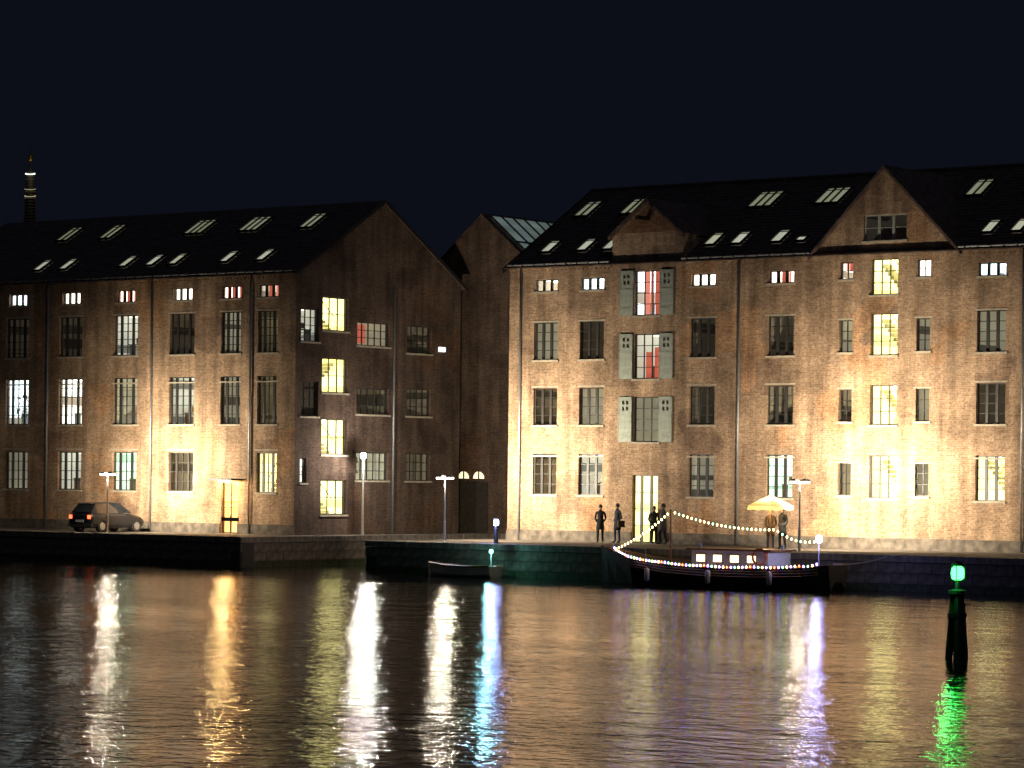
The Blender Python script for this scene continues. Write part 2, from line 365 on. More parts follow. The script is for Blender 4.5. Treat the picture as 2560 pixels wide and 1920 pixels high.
def window(parent, x, z, w, h, cols, rows, room=None, loc_y=0.0, rz=0, axis='x', fm=None, sill=True, lintel=False, thick=None, curtains=(), roomd=1.7, name='window', base=0.0):
    """x = centre along the wall, z = sill height (both in the thing's frame); cols = relative pane widths, thick = extra wide mullions after these panes"""
    fm = fm or FRAME; thick = thick or ()
    tot = w - .10; mul = [(.13 if k in thick else .035) for k in range(len(cols) - 1)]
    usable = tot - sum(mul); cw = [usable * c / sum(cols) for c in cols]
    rh = (h - .10 - .03 * (rows - 1)) / rows
    def mk():
        m = MB(); y0, y1 = .13, .20
        m.box(-w / 2, -w / 2 + .05, y0, y1, 0, h); m.box(w / 2 - .05, w / 2, y0, y1, 0, h)
        m.box(-w / 2 + .05, w / 2 - .05, y0, y1, 0, .05); m.box(-w / 2 + .05, w / 2 - .05, y0, y1, h - .05, h)
        xx = -w / 2 + .05
        for k, c in enumerate(cw[:-1]):
            xx += c; m.box(xx, xx + mul[k], y0 + .003 - (.02 if k in thick else 0), y1 - .003, .05, h - .05); xx += mul[k]
        for r in range(1, rows):
            zz = .05 + r * rh + (r - 1) * .03; m.box(-w / 2 + .05, w / 2 - .05, y0 + .012, y1 - .012, zz, zz + .03)
        return m.mesh(name, fm)
    key = (w, h, tuple(cols), rows, tuple(thick), fm.name)
    wo = link(name, shared(('f',) + key, mk), parent, ((x, loc_y, z) if axis == 'x' else (loc_y, x, z)), rz)
    xx = -w / 2 + .05
    for k, c in enumerate(cw):
        pm = shared(('p', round(c, 3), round(rh, 3)), lambda: MB().box(0, c, 0, .008, 0, rh).mesh('pane', GLASS))
        for r in range(rows): link('pane', pm, wo, (xx, .16, .05 + r * (rh + .03)))
        xx += c + (mul[k] if k < len(mul) else 0)
    if sill: link('sill', shared(('s', w), lambda: MB().box(-w / 2 - .08, w / 2 + .08, -.07, .128, -.09, -.002).mesh('sill', STONE)), wo)
    if lintel: link('lintel', shared(('l', w), lambda: MB().box(-w / 2 - .1, w / 2 + .1, -.025, .1, h + .002, h + .07).mesh('lintel', STONE)), wo)
    if room is not None:
        def mkr():
            m = MB(); a, b, d0, d1, e, g = -w / 2 - .05, w / 2 + .05, .31, .31 + roomd, -.06, h + .06
            m.quad((a, d1, e), (b, d1, e), (b, d1, g), (a, d1, g)); m.quad((a, d0, e), (a, d1, e), (a, d1, g), (a, d0, g)); m.quad((b, d0, e), (b, d0, g), (b, d1, g), (b, d1, e))
            m.quad((a, d0, g), (a, d1, g), (b, d1, g), (b, d0, g)); m.quad((a, d0, e), (b, d0, e), (b, d1, e), (a, d1, e))
            return m.mesh('room', room)
        link('room', shared(('r', w, h, room.name, roomd), mkr), wo)
        d1 = .31 + roomd
        if room in (M_WHITE, M_COOL, M_GREY, M_TEAL):
            lm = CEIL_W if room is not M_GREY else CEIL_D
            link('ceiling_lamp', shared(('cl', round(w, 2), lm.name), lambda: MB().box(-w * .38, w * .38, -.06, .06, -.05, 0).mesh('ceiling_lamp', lm)), wo, (RW.uniform(-.1, .1) * w, .31 + roomd * RW.uniform(.35, .7), h - .02))
            if h > 1:
                bw, bh = RW.uniform(.3, .5), h * RW.uniform(.45, .8)
                m = MB(); m.box(-bw / 2, bw / 2, 0, .3, 0, bh)
                for q in range(int(bh / .3)): m.box(-bw / 2 + .02, bw / 2 - .02, -.02, -.002, q * .3 + .04, q * .3 + .04 + RW.uniform(.12, .24))
                m.build('bookshelf', RW.choice((WOODV, CREAM, WOODD, GREYF)), wo, (RW.uniform(-.28, .28) * w, d1 - .32, -.05))
                MB().box(-w * .3, w * .3, -.25, .25, .62, .66).box(-w * .28, -w * .24, -.2, .2, 0, .62).box(w * .24, w * .28, -.2, .2, 0, .62).box(-.18, .12, .0, .03, .70, .98).build('desk', RW.choice((WOODV, GREYF)), wo, (RW.uniform(-.1, .1), .31 + roomd * .42, -.05))
            else:
                MB().box(-.16, .16, 0, .05, 0, h * .55).build('cupboard', RW.choice((WOODV, GREYF, CREAM)), wo, (RW.uniform(-.4, .4) * w, d1 - .3, -.05))
        elif room is M_YEL and h < 2.2:
            m = MB(); n_ = 9; up = RW.choice((-1, 1))
            for q in range(n_):
                t = q / n_; x_ = up * (-w / 2 + t * w); m.box(min(x_, x_ + up * w / n_), max(x_, x_ + up * w / n_), roomd * .55, roomd * .95, t * h - .16, t * h)
            m.tube([(-up * w / 2, roomd * .55, .75), (up * w / 2, roomd * .55, h + .7)], .025, 5)
            m.build('stair_flight', STAIRC, wo)
            link('ceiling_lamp', shared(('ys', round(w, 2)), lambda: MB().lathe([(.02, 0), (.13, -.03), (.13, -.08), (.02, -.1)], 12).mesh('ceiling_lamp', CEIL_Y)), wo, (RW.uniform(-.2, .2) * w, .9, h - .01))
    for (a, b, e, g, cm) in curtains:
        m = MB(); n = 14; pts = []
        for k in range(n + 1):
            t = k / n; pts.append((-w / 2 + (a + (b - a) * t) * w, .27 + .02 * math.sin(k * 2.1)))
        for p, q in zip(pts, pts[1:]):
            m.quad((p[0], p[1], e * h), (q[0], q[1], e * h), (q[0], q[1], g * h), (p[0], p[1], g * h))
        m.build('curtain', cm, wo)
    return wo

def skylight(parent, x, t, w, ln, tp, y_e, z_e, room, lights=1):
    """roof window lying on a slope that rises by tp per metre; x = left edge, t = lower edge inward from the eaves"""
    ang = math.atan(tp); L = ln / math.cos(ang)
    W_ = w * lights + .07 * (lights - 1)
    m = MB()
    m.box(-.05, 0, -.05, L + .05, -.02, .10); m.box(W_, W_ + .05, -.05, L + .05, -.02, .10)
    m.box(0, W_, -.05, 0, -.02, .10); m.box(0, W_, L, L + .05, -.02, .10)
    for k in range(1, lights): m.box(k * (w + .07) - .07, k * (w + .07), 0, L, -.02, .10)
    m.box(0, W_, L * .84, L * .84 + .03, .052, .085)
    o = m.build('skylight', FRAME, parent, (x, y_e + t - .03, z_e + t * tp + .055)); o.rotation_euler = (ang, 0, 0)
    for k in range(lights):
        pm = shared(('sp', w, round(L, 3)), lambda: MB().box(0, w, 0, L, .06, .068).mesh('pane', GLASS)); link('pane', pm, o, (k * (w + .07), 0, 0))
        bmesh_ = shared(('sb', w, round(L, 3), room.name), lambda: MB().quad((0, 0, .035), (w, 0, .035), (w, L, .035), (0, L, .035)).mesh('blind', room)); link('blind', bmesh_, o, (k * (w + .07), 0, 0))
    return o

def roof_slope(name, x0, x1, tp, t1, parent, y_e, z_e, over=.25, mat=None):
    """slope built of overlapping slate courses, one step per course"""
    m = MB(); n = int((t1 + over) / .26); dt = (t1 + over) / n
    for k in range(n):
        a, b = -over + k * dt, -over + (k + 1) * dt
        m.quad((x0, y_e + a, z_e + a * tp + .035), (x1, y_e + a, z_e + a * tp + .035), (x1, y_e + b, z_e + b * tp + .008), (x0, y_e + b, z_e + b * tp + .008))
        m.quad((x0, y_e + a, z_e + a * tp - .01), (x1, y_e + a, z_e + a * tp - .01), (x1, y_e + a, z_e + a * tp + .035), (x0, y_e + a, z_e + a * tp + .035))
    o = m.build(name, mat or SLATE, parent); return o

def gutter(parent, x0, x1, y, z, step=.62):
    m = MB(); n = 6
    prof = [(y - .07 - .065 * math.cos(PI * k / n), z - .065 * math.sin(PI * k / n)) for k in range(n + 1)]
    for p, q in zip(prof, prof[1:]): m.quad((x0, p[0], p[1]), (x1, p[0], p[1]), (x1, q[0], q[1]), (x0, q[0], q[1]))
    for p, q in zip(prof, prof[1:]): m.quad((x0, p[0] * 1, p[1] + .008), (x0, q[0], q[1] + .008), (x1, q[0], q[1] + .008), (x1, p[0], p[1] + .008))
    g = m.build('gutter', ZINC, parent)
    bm_ = shared('gbr', lambda: MB().box(-.02, .02, -.15, .01, -.085, .02).mesh('bracket', IRON))
    x = x0 + .3
    while x < x1: link('bracket', bm_, g, (x, y, z)); x += step
    return g

def downpipe(parent, x, y, z0, z1):
    MB().tube([(x, y - .10, z1), (x, y - .10, z0)], .055, 8).build('downpipe', ZINC, parent, smooth=True)
    return

TP = .6
# ------------------------------------------------------------------ the long brick warehouse
S0, C0 = -84.7, 112.6
wh = thing('brick_warehouse', 'long brick warehouse with a big gable over its yellow-lit stair windows', 'warehouse', S0, C0)
X = lambda s: s - S0
Z = lambda z: z - GZ
LEN = 40.7
EV = 14.25
att, r2, r3, r4 = (13.0, 13.56), (9.81, 11.56), (6.78, 8.50), (3.55, 5.45)
holes = []; jobs = []
def win(s, rng, w, cols, rows, room, **k):
    holes.append((X(s) - w / 2, X(s) + w / 2, Z(rng[0]), Z(rng[1]))); jobs.append((X(s), Z(rng[0]), w, round(rng[1] - rng[0], 3), cols, rows, room, k))
wcols = [-82.57, -79.95, -73.87, -69.77, -59.42, -56.7, -52.6, -49.6, -46.6]
attroom = [M_WHITE, M_COOL, M_WHITE, M_WHITE, M_COOL, M_WHITE, M_COOL, M_DARK, M_WHITE]
r2room = [M_DIM, M_DARK, M_DARK, M_DARK, M_DIM, M_DARK, M_GREY, M_DARK, M_DARK]
r3room = [M_DARK, M_DIM, M_DARK, M_DARK, M_DARK, M_GREY, M_DARK, M_DIM, M_DARK]
r4room = [M_DARK, M_GREY, M_DIM, M_TEAL, M_YEL, M_TEAL, M_GREY, M_DARK, M_DARK]
for k, s in enumerate(wcols):
    cur = ()
    if k == 3: cur = ((.18, .36, 0, 1, M_PINK), (.4, .66, 0, 1, M_RED), (.69, .79, 0, 1, M_PINK))
    if k == 2: cur = ((.40, .58, .1, 1, M_PINK),) if False else ()
    win(s, att, 1.3, (1, 1, 1), 1, attroom[k], thick=(0, 1), curtains=cur, sill=True)
    win(s, r2, 1.36, (1, 1, 1), 4, r2room[k], lintel=True, thick=(0, 1))
    win(s, r3, 1.36, (1, 1, 1), 4, r3room[k], lintel=True, thick=(0, 1))
    win(s, r4, 1.36, (1, 1, 1), 4, r4room[k], lintel=True, thick=(0, 1))
# the stair bay under the big gable
G2 = -64.57
win(-66.46, (13.06, 13.81), .66, (1, 1), 2, M_WHITE, curtains=((.28, .5, .5, 1, M_PINK), (.52, 1, .5, 1, M_RED)))
win(-62.66, (13.06, 13.81), .66, (1, 1), 2, M_WHITE)
for z0, z1, rows in ((12.35, 13.9, 3), (9.75, 11.55, 3), (6.75, 8.48, 3), (3.6, 5.45, 3)):
    win(G2, (z0, z1), 1.32, (1, 1, 1), rows, M_YEL, sill=True)
for s in (-66.46, -62.66):
    for rng in ((9.9, 11.3), (6.9, 8.3), (3.7, 5.2)): win(s, rng, .66, (1, 1), 3, M_DIM if rng[0] > 8 or s > -64 else M_DARK, lintel=True)
# the hoist bay: door-like windows with open shutters under the small gable
G1 = -76.9
for (z0, z1, rm, cur) in ((11.75, 13.8, M_COOL, ((.30, .5, .0, 1, M_PINK), (.52, .62, .1, 1, M_RED), (.70, 1, .0, 1, M_RED))), (8.87, 10.92, M_GREY, ((.36, .62, 0, .6, M_RED), (.7, .9, 0, .7, M_RED))), (6.0, 8.05, M_DIM, ())):
    win(G1, (z0, z1), 1.40, (1, 1, 1), 4, rm, curtains=cur, fm=FRAME)
win(G1, (1.43, 4.5), 1.40, (.8, 1, .8), 4, M_YEL, sill=False, thick=(0, 1))
mw = wall_mesh('wall', BRICK, 0, LEN, -.05, Z(EV), holes)
fw = link('wall', mw, wh)
for (x, z, w, h, cols, rows, room, k) in jobs: window(wh, x, z, w, h, cols, rows, room, **k)
# ends, back and floor slabs of the hollow body
bk = MB(); bk.quad((0, 0, 0), (0, 13.6, 0), (0, 13.6, Z(EV)), (0, 6.8, Z(EV) + 6.8 * TP), (0, 0, Z(EV)))
bk.quad((LEN, 0, 0), (LEN, 0, Z(EV)), (LEN, 6.8, Z(EV) + 6.8 * TP), (LEN, 13.6, Z(EV)), (LEN, 13.6, 0)); bk.quad((0, 13.6, 0), (LEN, 13.6, 0), (LEN, 13.6, Z(EV)), (0, 13.6, Z(EV)))
bk.build('end_walls', BRICK, wh)
pl_ = MB(); pl_.box(-.03, LEN, -.06, -.002, 0, .55); pl_.build('plinth', GRAN2, wh)
# plinth must not cross the ground-floor door: two lengths
pl_o = [o for o in wh.children if o.name.startswith('plinth')][0]
me = pl_o.data; C.objects.unlink(pl_o); bpy.data.objects.remove(pl_o)
MB().box(-.03, X(G1) - .72, -.06, -.002, 0, .5).build('plinth', GRAN2, wh)
MB().box(X(G1) + .72, LEN, -.06, -.002, 0, .5).build('plinth', GRAN2, wh)
MB().box(X(G1) - .85, X(G1) + .85, -.45, -.005, 0, .03).build('doorstep', GRANITE, wh)
# cornice bands of proud bricks under the eaves
def cornice(x0, x1, parent):
    m = MB(); m.box(x0, x1, -.05, -.002, Z(14.02), Z(14.10)); m.box(x0, x1, -.09, -.004, Z(14.102), Z(14.17))
    x = x0 + .05
    while x < x1 - .12: m.box(x, x + .12, -.045, -.003, Z(13.93), Z(14.018)); x += .24
    m.build('cornice', BRICK, parent)
g1a, g1b, g2a, g2b = X(G1) - 1.95, X(G1) + 1.95, X(G2) - 3.6, X(G2) + 3.6
for a, b in ((0, g1a - .05), (g1b + .05, g2a - .05), (g2b + .05, LEN)):
    cornice(a, b, wh); gutter(wh, a, b, -.10, Z(EV) + .02)
MB().box(g2a, g2b, -.045, -.003, Z(14.3), Z(14.38)).build('string_course', BRICK, wh)
# roof
roof_slope('roof', -.15, LEN, TP, 6.8, wh, 0, Z(EV))
MB().quad((-.15, 6.8, Z(EV) + 6.8 * TP), (LEN, 6.8, Z(EV) + 6.8 * TP), (LEN, 14, Z(EV) - .3), (-.15, 14, Z(EV) - .3)).build('back_roof', SLATE, wh)
MB().tube([(-.2, 6.8, Z(EV) + 6.8 * TP + .02), (LEN, 6.8, Z(EV) + 6.8 * TP + .02)], .11, 8).build('ridge', SLATE, wh)
vg = MB(); vg.quad((-.2, -.3, Z(EV) - .18 - .2), (-.2, -.3, Z(EV) - .1), (-.2, 6.8, Z(EV) + 6.8 * TP + .08), (-.2, 6.8, Z(EV) + 6.8 * TP - .18)); vg.quad((-.2, -.3, Z(EV) - .1), (-.14, -.3, Z(EV) - .1), (-.14, 6.8, Z(EV) + 6.8 * TP + .08), (-.2, 6.8, Z(EV) + 6.8 * TP + .08)); vg.build('verge_board', IRON, wh)
# big gable over the stairs
ap2 = Z(17.85); hz = Z(EV)
gw = (X(G2) - 1.05, X(G2) + 1.05, Z(14.68), Z(15.80))
m = MB(); a, b, e, g = gw
slope2 = (ap2 - hz) / 3.6
def zz2(x): return hz + (3.6 - abs(x - X(G2))) * slope2
m.quad((g2a, 0, hz), (a, 0, hz), (a, 0, zz2(a))); m.quad((b, 0, hz), (g2b, 0, hz), (b, 0, zz2(b)))
m.quad((a, 0, hz), (b, 0, hz), (b, 0, e), (a, 0, e)); m.quad((a, 0, g), (b, 0, g), (b, 0, zz2(b)), (X(G2), 0, ap2), (a, 0, zz2(a)))
for p, q in (((a, e), (a, g)), ((b, g), (b, e)), ((a, g), (b, g)), ((b, e), (a, e))): m.quad((p[0], 0, p[1]), (q[0], 0, q[1]), (q[0], .3, q[1]), (p[0], .3, p[1]))
m.build('gable', BRICK, wh)
window(wh, X(G2), Z(14.68), 2.1, 1.12, (1, 1, 1), 2, M_DARK, fm=FRAMEL, thick=(0, 1))
def gable_roof(cx, half, foot_z, apex_z, t_foot, t_apex):
    m = MB()
    for sg in (-1, 1):
        f = (cx + sg * (half + .12), -.22, foot_z - .12 * (apex_z - foot_z) / half); fa = (cx, -.22, apex_z + .06)
        bb = (cx, t_apex, apex_z + .06); fb = (cx + sg * (half + .12), t_foot + .05, f[2])
        m.quad(f, fa, bb, fb)
        m.quad(f, (f[0], -.22, f[2] - .16), (cx, -.22, apex_z - .10), fa)
        m.quad((f[0], -.22, f[2] - .16), (f[0], 0, f[2] - .16), (cx, 0, apex_z - .10), (cx, -.22, apex_z - .10))
    return m.build('gable_roof', SLATE, wh)
gable_roof(X(G2), 3.6, hz, ap2, 0.0, 6.0)
# small hoist gable with cheeks
f1 = Z(15.5); ap1 = Z(17.0)
m = MB(); m.quad((g1a, 0, hz), (g1b, 0, hz), (g1b, 0, f1), (X(G1), 0, ap1), (g1a, 0, f1))
for x in (g1a, g1b): m.quad((x, 0, hz), (x, 2.1, f1), (x, 0, f1))
gb1 = m.build('gable', BRICK, wh)
gable_roof(X(G1), 1.95, f1, ap1, 2.0, 4.7)
bmx = MB().box(.006, .234, -.014, -.001, .005, .070).mesh('brick', plain('facing brick', (.30, .155, .08), .9, noise=.35, nscale=2.3)); bmx2 = MB().box(.006, .234, -.010, -.001, .005, .070).mesh('brick', plain('facing brick dark', (.21, .105, .055), .9, noise=.35, nscale=2.3))
rr = 0; zb = f1 + .02
while zb < ap1 - .25:
    hw = (ap1 - zb - .1) / (ap1 - f1) * 1.95 - .16; n = int(2 * hw / .24)
    x = X(G1) - n * .12 + (.12 if rr % 2 else 0)
    for k in range(n - (rr % 2)): link('brick', random.choice((bmx, bmx2)), gb1, (x + k * .24, 0, zb))
    zb += .077; rr += 1
MB().box(X(G1) - .09, X(G1) + .09, -.9, .1, Z(16.05), Z(16.23)).build('hoist_beam', WOODD, wh)
# shutters, open flat against the wall, four square holes each
def shutter_mesh():
    m = MB(); w, h = .72, 2.05; hs = []
    for cx in (.20, .42):
        for cz in (h - .62, h - .34): hs.append((cx, cx + .13, cz, cz + .17))
    me = wall_mesh('shutter', SHUT, 0, w, 0, h, hs, depth=.05)
    bm = bmesh.new(); bm.from_mesh(me)
    def bx(x0, x1, y0, y1, z0, z1):
        r = bmesh.ops.create_cube(bm, size=1); bmesh.ops.scale(bm, vec=(x1 - x0, y1 - y0, z1 - z0), verts=r['verts']); bmesh.ops.translate(bm, vec=((x0 + x1) / 2, (y0 + y1) / 2, (z0 + z1) / 2), verts=r['verts'])
    bx(-.001, .03, -.012, .05, 0, h); bx(w - .03, w + .001, -.012, .05, 0, h); bx(.03, w - .03, -.02, .0, .25, .37); bx(.03, w - .03, -.02, .0, h - .95, h - .83)
    bm.to_mesh(me); bm.free(); return me
shm = shutter_mesh()
for zb in (11.75, 8.87, 6.0):
    for x in (X(G1) - .70 - .76, X(G1) + .70 + .04): link('shutter', shm, wh, (x, -.075, Z(zb)))
for s in (-83.98, -71.88, -57.9): downpipe(wh, X(s), 0, 0.05, Z(14.2))
LOWSK = [(-83.63, .5, .95), (-81.55, .5, .95), (-80.1, .5, .9), (-74.46, .5, .95), (-73.04, .5, .95), (-70.95, .5, .95), (-69.62, .42, .35), (-60.45, .46, .95), (-59.07, .46, .95), (-55.5, .46, .95)]
for s, w, ln in LOWSK: skylight(wh, X(s), .97, w, ln, TP, 0, Z(EV), M_SKYL)
for s, n in ((-84.05, 2), (-81.37, 2), (-74.21, 3), (-70.64, 3), (-62.98, 2), (-60.1, 3), (-55.3, 2)): skylight(wh, X(s), 4.22, .35, 1.3, TP, 0, Z(EV), M_SKYG, lights=n)

# ------------------------------------------------------------------ the brick building left of the canal
S1, C1 = -95.7, 110.0
lb = thing('brick_warehouse', 'brick warehouse with four-light windows and a dark gable end along the canal', 'warehouse', S1, C1)
X1 = lambda s: s - S1
LW = 27.0
holes = []; jobs = []
def win1(s, rng, w, cols, rows, room, **k):
    holes.append((X1(s) - w / 2, X1(s) + w / 2, Z(rng[0]), Z(rng[1]))); jobs.append((X1(s), Z(rng[0]), w, round(rng[1] - rng[0], 3), cols, rows, room, k))
lcols = [-118.85, -114.93, -111.02, -107.1, -103.2, -99.92, -97.5]
la = [M_COOL, M_COOL, M_WHITE, M_WHITE, M_WHITE, M_WHITE, M_GREY]
l2 = [M_DARK, M_DARK, M_DARK, M_GREY, M_DARK, M_DIM, M_DARK]
l3 = [M_WHITE, M_COOL, M_WHITE, M_DIM, M_GREY, M_DIM, M_DARK]
l4 = [M_DARK, M_DIM, M_GREY, M_TEAL, M_DARK, None, M_YEL]
for k, s in enumerate(lcols):
    w = 1.68 if k < 5 else 1.3
    cur = ()
    if k in (3, 5, 6): cur = ((.12, .3, 0, 1, M_PINK), (.36, .64, 0, 1, M_RED), (.72, .9, 0, 1, M_PINK))[(0 if k != 6 else 1):]
    win1(s, (13.0, 13.62), 1.3, (1, 1, 1), 1, la[k], thick=(0, 1), curtains=cur)  # lit attic row is invented, added for its brightness
    win1(s, (10.3, 12.35), w, (1, 1, 1, 1), 5, l2[k], thick=(0, 2), lintel=True)
    win1(s, (6.8, 9.17), w, (1, 1.15, 1.35, 1), 5, l3[k], thick=(0, 2), lintel=True, fm=FRAME)
    if l4[k] is not None: win1(s, (3.45, 5.4), w, (1, 1, 1, 1), 4, l4[k], thick=(0, 2), lintel=True)
win1(-99.92, (1.43, 3.95), 1.1, (1, 1), 4, M_WARM, sill=False, thick=())
link('wall', wall_mesh('wall', BRICK, -LW, 0, -.05, Z(EV), holes), lb)
for (x, z, w, h, cols, rows, room, k) in jobs: window(lb, x, z, w, h, cols, rows, room, **k)
for wo_ in [o for o in lb.children if o.name.startswith('window') and abs(o.location.x - X1(-114.93)) < .1 and abs(o.location.z - Z(6.8)) < .1]:
    m = MB(); rp = random.Random(3)
    for q in range(70):
        a = rp.uniform(0, 2 * PI); zc = rp.uniform(.35, 1.5); rr_ = .30 * (1.1 - abs(zc - 1.0)); x_, y_ = -.15 + rr_ * math.cos(a), .55 + .2 * math.sin(a); L_ = rp.uniform(.12, .22); dx, dz = math.cos(a) * L_, rp.uniform(-.1, .12)
        m.quad((x_, y_, zc), (x_ + dx * .5, y_ - .02, zc + dz * .5 + .05), (x_ + dx, y_, zc + dz), (x_ + dx * .5, y_ + .02, zc + dz * .5 - .05))
    m.tube([(-.15, .55, 0), (-.13, .55, 1.3)], .02, 5); m.build('plant', LEAF, wo_)
# gable end along the canal
DP = 13.0
eh = []; ej = []
def win2(c0, c1, z0, z1, cols, rows, room, **k):
    eh.append((c0 - C1, c1 - C1, Z(z0), Z(z1))); ej.append(((c0 + c1) / 2 - C1, Z(z0), round(c1 - c0, 3), round(z1 - z0, 3), cols, rows, room, k))
win2(110.38, 111.72, 10.85, 12.45, (1, 1, 1), 4, M_GREY, roomd=.6)
for z0, z1 in ((11.45, 13.1), (8.4, 10.1), (5.35, 7.1), (2.4, 4.1)): win2(112.0, 113.95, z0, z1, (1, 1, 1), 2, M_YEL)  # invented stair windows, added for their yellow glow
win2(114.65, 117.2, 10.82, 12.0, (1, 1, 1, 1, 1), 3, M_DIM, curtains=((0, .36, .1, .9, M_RED),))
win2(114.65, 117.2, 7.4, 8.7, (1, 1, 1, 1, 1), 3, M_DARK); win2(114.65, 117.2, 4.1, 5.5, (1, 1, 1, 1, 1), 3, M_DIM)
win2(118.6, 120.6, 10.6, 12.0, (1, 1, 1, 1), 3, M_DARK); win2(118.6, 120.6, 7.4, 8.8, (1, 1, 1, 1), 3, M_DARK); win2(118.6, 120.6, 4.1, 5.5, (1, 1, 1, 1), 3, M_DARK)
win2(110.42, 110.9, 3.95, 5.15, (1,), 3, M_WHITE, roomd=.6); win2(110.38, 111.72, 7.2, 8.9, (1, 1, 1), 4, M_DARK, roomd=.6)
link('gable_end', wall_mesh('gable_end', DARKENED_BRICK, 0, DP, -.05, Z(EV), eh), lb, (0, 0, 0), PI / 2)  # shade on this side is in the brick colour
for (x, z, w, h, cols, rows, room, k) in ej: window(lb, x, z, w, h, cols, rows, room, axis='y', rz=PI / 2, **k)
rz_ = Z(EV) + DP / 2 * TP
MB().quad((0, 0, Z(EV)), (0, DP, Z(EV)), (0, DP / 2, rz_)).build('gable_end', DARKENED_BRICK, lb)
MB().quad((-LW, 0, 0), (-LW, 0, Z(EV)), (-LW, DP / 2, rz_), (-LW, DP, Z(EV)), (-LW, DP, 0)).quad((-LW, DP, 0), (-LW, DP, Z(EV)), (0, DP, Z(EV)), (0, DP, 0)).build('end_walls', DARKENED_BRICK, lb)
roof_slope('roof', -LW, .2, TP, DP / 2, lb, 0, Z(EV))
MB().quad((-LW, DP / 2, rz_), (.2, DP / 2, rz_), (.2, DP + .3, Z(EV) - .2), (-LW, DP + .3, Z(EV) - .2)).build('back_roof', SLATE, lb)
vg = MB()
for y0, y1 in ((-.3, DP / 2), (DP + .3, DP / 2)):
    vg.quad((.22, y0, Z(EV) - .30), (.22, y0, Z(EV) - .08), (.22, y1, rz_ + .08), (.22, y1, rz_ - .16))
vg.build('verge_board', IRON, lb)
MB().box(-LW, 0, -.06, -.002, 0, .5).build('plinth', GRAN2, lb)
pc = [c for c in lb.children if c.name.startswith('plinth')][0]; bpy.data.objects.remove(pc)
MB().box(-LW, X1(-99.92) - .58, -.06, -.002, 0, .5).build('plinth', GRAN2, lb); MB().box(X1(-99.92) + .58, .05, -.06, -.002, 0, .5).build('plinth', GRAN2, lb)
cornice(-LW, 0, lb); gutter(lb, -LW, .1, -.10, Z(EV) + .02)
for s in (-112.6, -105.2, -98.55): downpipe(lb, X1(s), 0, .05, Z(14.2))
dp = MB().tube([(.11, 117.45 - C1, 0.05), (.11, 117.45 - C1, Z(13.9))], .06, 8).build('downpipe', ZINC, lb, smooth=True)
sm_ = MB().box(.01, .10, 119.55 - C1 + 1.6, 120.05 - C1 + 1.6, Z(10.75), Z(11.0)).build('sign_lamp', glow('lit sign', (.85, .95, 1), 1.2), lb)
for s, t, n in ((-114.8, .97, 1), (-112.9, .97, 1), (-108.6, .97, 1), (-106.7, .97, 1), (-105.1, .97, 1), (-101.6, .97, 1), (-99.2, .97, 1)):
    skylight(lb, X1(s), t, .48, .95, TP, 0, Z(EV), M_SKYL)  # invented glowing skylights, added to brighten this roof
for s, n in ((-116.2, 2), (-113.0, 2), (-106.9, 3), (-103.1, 3), (-99.0, 2)): skylight(lb, X1(s), 4.0, .35, 1.3, TP, 0, Z(EV), M_SKYG, lights=n)  # upper row likewise invented for its glow
# entrance canopy lamp
ct = MB().box(X1(-99.92) - .8, X1(-99.92) + .8, -.75, -.003, Z(4.02), Z(4.12)).build('canopy', IRON, lb)
MB().box(-.25, .25, -.5, -.3, -.06, -.002).build('lamp', glow('amber lens', (1, .72, .30), 30), ct, (X1(-99.92), 0, Z(4.02)))
lamp_light(ct, (X1(-99.92), -.42, Z(4.02) - .18), 260, (1, .62, .24), .12)
# small information sign by the canal
sg = thing('information_sign', 'narrow white sign board with a dark triangle on a post at the canal edge', 'sign', -95.2, 104.9)
MB().tube([(0, 0, 0), (0, 0, 1.0)], .025, 6).build('post', STEEL, sg)
b_ = MB().box(-.55, .55, -.03, -.005, .72, .9).build('board', plain('sign white', (.62, .6, .55), .5), sg)
MB().quad((-.5, -.034, .87), (-.34, -.034, .87), (-.42, -.034, .74)).build('triangle', IRON, b_)

# ------------------------------------------------------------------ the hall behind the canal, with a glazed roof slope
hs, hc = -95.8, 125.0
hall = thing('glazed_hall', 'dark hall behind the canal with a pale green glazed roof slope', 'hall', hs, hc)
hw, hl, rz0, ez = 4.4, 18.0, Z(18.1), Z(14.45)
def arch_pts(cx, r, z0, n=10): return [(cx + r * math.cos(PI - PI * k / n), z0 + r * math.sin(PI * k / n)) for k in range(n + 1)]
m = MB(); m.quad((-hw, 0, 0), (hw, 0, 0), (hw, 0, ez), (0, 0, rz0), (-hw, 0, ez)); m.quad((hw, 0, 0), (hw, hl, 0), (hw, hl, ez), (hw, 0, ez)); m.quad((-hw, 0, 0), (-hw, 0, ez), (-hw, hl, ez), (-hw, hl, 0))
m.build('wall', DARKENED_BRICK, hall)
MB().quad((0, -.2, rz0 + .04), (0, hl, rz0 + .04), (-hw - .2, hl, ez - .13), (-hw - .2, -.2, ez - .13)).build('roof', SLATE, hall)
sl = (rz0 - ez) / hw
MB().quad((0, -.2, rz0 + .03), (hw + .2, -.2, ez - .13), (hw + .2, hl, ez - .13), (0, hl, rz0 + .03)).build('roof_underlay', SLATE, hall)
gp = None
ga = math.atan(sl); gL = hw / math.cos(ga)
grid = MB()
for k in range(7): grid.box(.1, gL, k * 1.0 - .04, k * 1.0 + .04, .06, .14)
for t in (.1, gL * .42, gL * .98): grid.box(t - .04, t + .04, -.04, 6.04, .055, .137)
go = grid.build('glazing', FRAME, hall, (0, .35, rz0)); go.rotation_euler = (0, ga, 0)
GLOWT = room_mat('glazed roof light', (.42, .52, .50), .34, item=(.85, .9, .9), var=.35)
